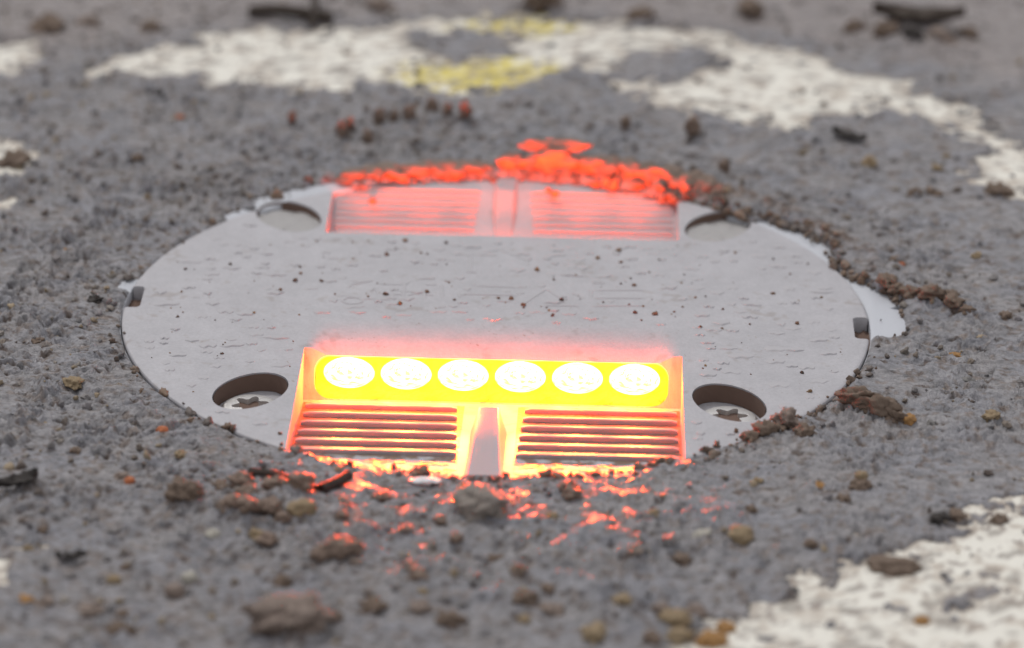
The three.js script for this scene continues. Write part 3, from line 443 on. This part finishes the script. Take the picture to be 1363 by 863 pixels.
// the pile along the far rim, lit red by the rear lamps
lump('mud_clod', 'biggest lump in the red lit pile behind the plate', 'mud clod', null, C.soil, 12.0, -78.2, 7.2, 3.9, 3.4, { rough: 0.5, detail: 9, base: 0.5 });
lump('mud_clod', 'flat slab of mud balanced on the red lit pile', 'mud clod', null, C.soil, 12.4, -81.5, 7.2, 1.3, 2.8, { rough: 0.45, detail: 8, base: 4.7 });
lump('mud_clod', 'long smooth lump at the low end of the red lit pile', 'mud clod', null, C.soil, 34.0, -72.2, 7.6, 2.9, 2.9, { rough: 0.5, detail: 8, base: 0.2, turn: -0.45 });
for (const [x, z, s] of [[-31.6, -72.8, 1.9], [-27.5, -74.6, 1.9], [-23.6, -75.6, 2.1], [-20.2, -76.6, 1.8], [-17.1, -77, 2.2], [-13.4, -77.6, 2.0], [-10, -77.6, 2.4], [-6.2, -78.2, 2.0], [-2.5, -78.6, 1.5], [2.4, -78.4, 1.6], [20.4, -77, 2.3], [24, -76, 1.9], [27.4, -78.4, 2.2], [28.4, -74.6, 1.8], [41, -68.2, 2.2], [44.6, -68.4, 1.9], [42.5, -71.6, 2.0], [23.4, -80.4, 2.0], [32.5, -77.5, 1.7], [37.5, -75.2, 1.9], [47.6, -66.2, 1.5]]) lump('mud_clod', `${bulk(s, 1.85, 2.05)} lump in the red lit pile, beside the ${by([['biggest lump of the pile', 12, -78], ['long smooth lump', 34, -72], ['rear divider bar', 0, -76], ['outer end of the ramp edge', -34, -72], ['brown crumb ridge', 52, -64], ['middle of the ribbed ramp', -18, -74]], x, z)}`, 'mud clod', 'red lit pile along the far rim', C.soil, x, z, s * 2.0, s * (x < 0 ? 0.72 : 1.2), s * 1.5, { rough: 0.4, detail: 5, base: Math.max(0.2, surface(x, z) * 0.55), turn: rand() * 3 });
for (const [x, z, s] of [[42.8, -100.1, 1.7], [27.8, -103.2, 1.2], [-15.6, -113.6, 1.5], [-27.2, -106.8, 1.4], [-20.5, -108.6, 1.5], [-7.9, -107.7, 1.5], [-35.2, -96.2, 1.4], [-29.3, -95, 1.3], [-33.6, -98.6, 1.2], [-46.8, -105, 1.1], [-12, -109.5, 1.2], [-24, -107.6, 1.1], [49, -80, 1.2]]) lump('mud_clod', `${bulk(s, 1.15, 1.45)} red lit clod on mud behind the pile, nearest the ${by([['narrow dark leaf', 60, -100], ['yellow paint', -5, -125], ['biggest lump of the pile', 14, -90], ['bark scrap', -60, -112], ['row of red clods', -24, -104], ['bare housing ring', 56, -62]], x, z)}`, 'mud clod', 'red clods behind the pile', C.soil, x, z, s * 0.95, s * 1.45, s * 0.9, { rough: 0.6, detail: 4, lift: 0.8 });
for (const [x, z, s] of [[12, -64.5, 0.8], [23, -69, 0.8], [25, -69.5, 0.6], [-27, -61, 0.7], [10.6, -66, 0.6]]) lump('mud_clod', 'tiny crumb of mud lying on the rear ramp', 'mud clod', 'crumbs on the rear ramp', C.soil, x, z, s * 1.2, s, s, { rough: 0.5, detail: 3, base: rear.floor + (Math.abs(z) - 45) * 0.265, lift: 0.75 });
// other loose bits round about
const loose = [[6.4, 125.1, 1.9, 'brown'], [10.9, 126.7, 2.0, 'clay'], [23.2, 124.3, 1.7, 'tan'], [5, 114.5, 1.5, 'brown'], [11, 91.4, 0.9, 'tan'], [81, -84.3, 1.7, 'tan'], [93.8, -69.8, 1.5, 'brown'], [89.8, -69.6, 1.4, 'brown'], [108, -70.9, 2.6, 'brown'], [95.9, -84.1, 1.0, 'tan'], [-106, -79.8, 3.2, 'brown'], [-65.2, 118.1, 1.2, 'tan'], [-75.9, 127.1, 1.5, 'clay'], [-79.2, 126.4, 1.3, 'ochre'], [-62.1, 137.3, 2.0, 'brown'], [-67.9, 130.2, 1.8, 'clay'], [1.1, 108, 1.1, 'brown'], [-11.6, 128.3, 1.8, 'clay'], [-6.4, 132.2, 2.0, 'brown'], [17.9, 135.4, 2.0, 'tan'], [92.1, 26.2, 1.2, 'grey'], [94.4, 46.8, 1.3, 'tan'], [83, 47.2, 1.0, 'grey'], [91.5, 88.5, 1.4, 'brown'], [59.7, 77.3, 0.9, 'ochre'], [46.9, 87, 1.0, 'brown'], [56.9, 101.7, 1.0, 'brown'], [29.2, 90.7, 0.9, 'tan'], [-84.2, 53.5, 0.9, 'tan'], [-77.2, 66.4, 0.9, 'brown'], [-90, 15.3, 1.1, 'brown'], [-89, -30.9, 0.9, 'ochre'], [-57.5, 68.9, 0.9, 'tan'], [99.6, -34.7, 1.0, 'tan'], [102.5, -3.5, 1.2, 'brown'], [90.2, 15.5, 1.0, 'ochre'], [48.9, 74.5, 0.8, 'tan'], [-80.4, -3.8, 1.3, 'dark'], [80.6, 89.5, 1.8, 'dark'], [84, 88, 1.5, 'brown'], [9, -186.9, 4, 'brown'], [59.9, -183.8, 3, 'brown'], [-108.1, -167.1, 3.4, 'brown'], [-99, -169, 2.4, 'clay'], [91, -168, 2.6, 'brown'], [104, -166, 3.2, 'clay'], [111, -171, 2.4, 'brown'], [97, -164.5, 2.0, 'dark'], [84, -173, 2.0, 'brown'], [-84, -168, 2.2, 'brown'], [33, -181, 2.6, 'brown'], [-30, -186, 3.0, 'clay']];
for (let k = 0, t = 0; k < 46 && t < 900; t++) { const x = -95 + rand() * 200, z = k < 26 ? 96 + rand() * 50 : -115 + rand() * 200, rr = Math.hypot(x, z); if (rr < 86 || bareness(x, z) > -2 || loose.some((l) => Math.hypot(l[0] - x, l[1] - z) < 5)) continue; loose.push([x, z, 0.8 + 1.5 * rand() * rand(), ['silt', 'brown', 'silt', 'clay', 'silt', 'tan', 'brown'][Math.floor(rand() * 7)]]); k++; }
const looks = { silt: ['grey', 'mud_clod', 'mud clod'], brown: ['brown', 'mud_clod', 'mud clod'], clay: ['light brown', 'mud_clod', 'mud clod'], tan: ['tan', 'pebble', 'pebble'], ochre: ['ochre', 'pebble', 'pebble'], grey: ['grey', 'pebble', 'pebble'], dark: ['blackish', 'mud_clod', 'mud clod'] };
const marks = [['largest grey stone', -1.8, 91], ['curled dark leaf', -86, 83], ['small dark leaf scrap', -73, 111], ['narrow dark leaf', 78, -101], ['big dark bark', 99, -174], ['heap of tan pebbles', 34, 131], ['biggest brown clod', -34, 136], ['broken mud crust', 72, 45], ['round brown stone', 44, 98], ['long brown stone on the paint', 71, 108], ['crumb ridge', 87, -11], ['long dark twig', -50, -176], ['bare patches of paint', -106, -79], ['side notch of the plate', -76, -4], ['cream pebble', -52, 118], ['yellow paint', 0, -176], ['pebble on a dark clod', 67, 75]];
const nearest = (x, z) => marks.reduce((m, k) => Math.hypot(x - k[1], z - k[2]) < Math.hypot(x - m[1], z - m[2]) ? k : m)[0];
for (const [x, z, s, c] of loose) lump(looks[c][1], `${s > 1.6 ? 'large' : s > 1.1 ? 'middling' : 'little'} ${looks[c][0]} ${looks[c][2]} lying loose near the ${nearest(x, z)}`, looks[c][2], `loose ${looks[c][0]} bits on the open mud`, C[c], x, z, s * (1 + 0.3 * rand()), s * 0.75, s, { rough: 0.75, lift: 0.05, detail: 5, turn: rand() * 6 });
lump('paint_chip', 'small white flake lodged at the front rim of the plate', 'paint chip', null, C.white, -12.1, 77.2, 2.7, 0.5, 1.3, { rough: 0.4, lift: 1.2 });
// twigs
function twig(label, pts, r, mat = C.wood) {
  const curve = new THREE.CatmullRomCurve3(pts.map(([x, dy, z]) => new THREE.Vector3(x, surface(x, z) + dy, z))), g = new THREE.TubeGeometry(curve, 24, r, 8, false), p = g.attributes.position;
  for (let i = 0; i < p.count; i++) { const x = p.getX(i), y = p.getY(i), z = p.getZ(i); const k = 0.12 * N3(x / 1.5, y / 1.5, z / 1.5); p.setXYZ(i, x + k, y + k, z + 0.6 * k); }
  g.computeVertexNormals(); return tag(mesh(numbered('twig'), small(g), mat, scene), label, 'twig');
}
twig('dark twig lying in the mud along the front left rim', [[-44.4, 0.7, 75], [-39, 1.1, 78.4], [-34, 0.9, 81.4], [-30.2, 0.6, 83.4]], 0.75);
twig('short twig crossing the mud toward the bright front rim', [[-30.9, 0.8, 84], [-28.4, 1.2, 80.6], [-26, 1.2, 77.6]], 0.95);
twig('long dark twig beyond the white paint', [[-61, 1.2, -178], [-54, 2.0, -177], [-48, 1.8, -175.6], [-41, 1.4, -174]], 1.5);
twig('thin twig standing up out of the mud behind the paint', [[-45.5, 6.5, -180], [-45.2, 3.6, -175], [-45.8, 0.2, -169]], 0.9);
// dead leaves and bark: thin curled sheets with thickness
function leaf(name, label, category, x, z, L, Wd, curl, turn, mat) {
  const n = 16, m = 6, top = [], idx = [], S = (n + 1) * (m + 1);
  for (const side of [0, 1]) for (let i = 0; i <= n; i++) for (let j = 0; j <= m; j++) { const u = i / n * 2 - 1, v = j / m * 2 - 1, w = Math.pow(Math.max(0, 1 - u * u), 0.6) * (0.8 + 0.3 * N2(u * 2 + x, 3)) + 0.05; top.push(u * L / 2, curl * (u * u * 0.6 + v * v * 0.7) + 0.4 * N2(u * 2 + x, v * 1.5 + z) - side * 0.3, v * w * Wd / 2); }
  for (const side of [0, 1]) for (let i = 0; i < n; i++) for (let j = 0; j < m; j++) { const p = side * S + i * (m + 1) + j, q = p + m + 1; side ? idx.push(p, q, p + 1, p + 1, q, q + 1) : idx.push(p, p + 1, q, q, p + 1, q + 1); }
  for (let i = 0; i < n; i++) for (const j of [0, m]) { const p = i * (m + 1) + j, q = p + m + 1; idx.push(p, q, p + S, q, q + S, p + S); }
  const g = new THREE.BufferGeometry(); g.setAttribute('position', new THREE.Float32BufferAttribute(top, 3)); g.setIndex(idx); g.computeVertexNormals(); planarUV(g, 42);
  const o = mesh(numbered(name), small(g), mat, scene, [x, surface(x, z) + 0.7, z]); o.rotation.y = turn; return tag(o, label, category);
}
leaf('dead_leaf', 'dark curled leaf half buried, next to bare mud on the left', 'leaf', -86.3, 83, 9, 4.5, 1.4, 0.5, C.dark);
leaf('dead_leaf', 'small dark leaf scrap near the cream and red brown pebbles', 'leaf', -73.2, 110.9, 5.5, 2.6, 0.8, 0.2, C.dark);
leaf('dead_leaf', 'dark narrow leaf at the inner edge of the white paint', 'leaf', 77.7, -100.7, 9, 4, 1.2, -0.6, C.dark);
leaf('bark_piece', 'big dark piece of bark beyond the white paint', 'bark', 99.3, -173.8, 22, 9, 3.2, -0.1, C.wood);
leaf('bark_piece', 'small dark bark scrap at the edge of the paint band', 'bark', -78.6, -121.9, 4.6, 3.0, 0.6, 0.1, C.dark);

// ---------------------------------------------------------------- uncountable crumbs of grit
function crumbs(name, label, count, where, sizes, colors, parent) {
  const g = lumpGeo(99, 1, 0.7, 1, 1.0, 2); const im = new THREE.InstancedMesh(g, new THREE.MeshStandardMaterial({ color: 0xffffff, roughness: 0.65 }), count);
  const m = new THREE.Matrix4(), q = new THREE.Quaternion(), e = new THREE.Euler(), P = new THREE.Vector3(), S = new THREE.Vector3(), c = new THREE.Color();
  for (let i = 0; i < count; i++) {
    const [x, y, z] = where(); const s = sizes[0] + (sizes[1] - sizes[0]) * Math.pow(rand(), 3);
    e.set(rand() * 6, rand() * 6, rand() * 6); q.setFromEuler(e); P.set(x * MM, (y + s * 0.3) * MM, z * MM); S.set(s * (0.8 + 0.5 * rand()), s, s * (0.8 + 0.4 * rand())); m.compose(P, q, S); im.setMatrixAt(i, m);
    const k = colors[Math.floor(rand() * colors.length)], v = 0.75 + 0.5 * rand(); im.setColorAt(i, c.setRGB(k[0] * v, k[1] * v, k[2] * v));
  }
  im.name = name; im.castShadow = im.receiveShadow = true; (parent || scene).add(im); return tag(im, label, parent ? null : 'grit', null, 'stuff');
}
const grit = [[0.18, 0.165, 0.16], [0.15, 0.12, 0.095], [0.11, 0.085, 0.07], [0.2, 0.175, 0.15], [0.18, 0.165, 0.165], [0.15, 0.142, 0.142], [0.26, 0.2, 0.13]];
crumbs('mud_grit', 'fine grit and crumbs strewn over the mud', 2600, () => { for (;;) { const x = (rand() * 2 - 1) * 135, z = -200 + rand() * 355, r = Math.hypot(x, z); if (r < 76.5) continue; const d = 0.25 + 0.55 * sstep(20, -60, x) + 0.5 * N2(x / 14, z / 14); if (rand() > d) continue; if (r > 105 && r < 200 && bareness(x, z) > 0 && rand() > 0.12) continue; return [x, surface(x, z), z]; } }, [0.2, 0.85], grit);
crumbs('rim_crumbs', 'crumbs of brown mud fallen along the rim of the plate', 480, () => { for (;;) { const a = rand() * 2 * Math.PI, fr = Math.max(0.35 * gauss(angDist(a, 0), 0.5), 0.35 * gauss(angDist(a, Math.PI - 0.1), 0.5), gauss(angDist(a, 2.3), 0.35), 0.6 * gauss(angDist(a, 0.76), 0.2)); if (rand() > fr + 0.05) continue; const r = mudInner(a) + (rand() - 0.25) * 4.5 * (0.4 + 0.6 * rand()), x = r * Math.sin(a), z = r * Math.cos(a); if (r < 74.5 && Math.abs(x) < HW) return [x, -0.5, z]; return [x, r < 74.5 ? 0 : r < mudInner(a) + 0.8 ? -0.5 : mudHeight(x, z), z]; } }, [0.25, 1.1], [[0.16, 0.105, 0.07], [0.13, 0.09, 0.065], [0.18, 0.13, 0.095], [0.14, 0.115, 0.1]]);
crumbs('plate_specks', 'brown specks of dirt on the metal plate', 150, () => { for (;;) { const a = rand() * 2 * Math.PI, r = 71 * Math.sqrt(rand()), x = r * Math.sin(a), z = r * Math.cos(a); if (Math.abs(x) < HW + 1 && (z > 3 || z < -40)) continue; if (holes.some(([hx, hz]) => Math.hypot(x - hx, z - hz) < 11)) continue; return [x, 0, z]; } }, [0.12, 0.5], [[0.16, 0.09, 0.05], [0.10, 0.07, 0.05], [0.22, 0.13, 0.06]]);

scene.traverse((o) => { if (o.isMesh) o.castShadow = o.receiveShadow = true; });
renderer.render(scene, camera);
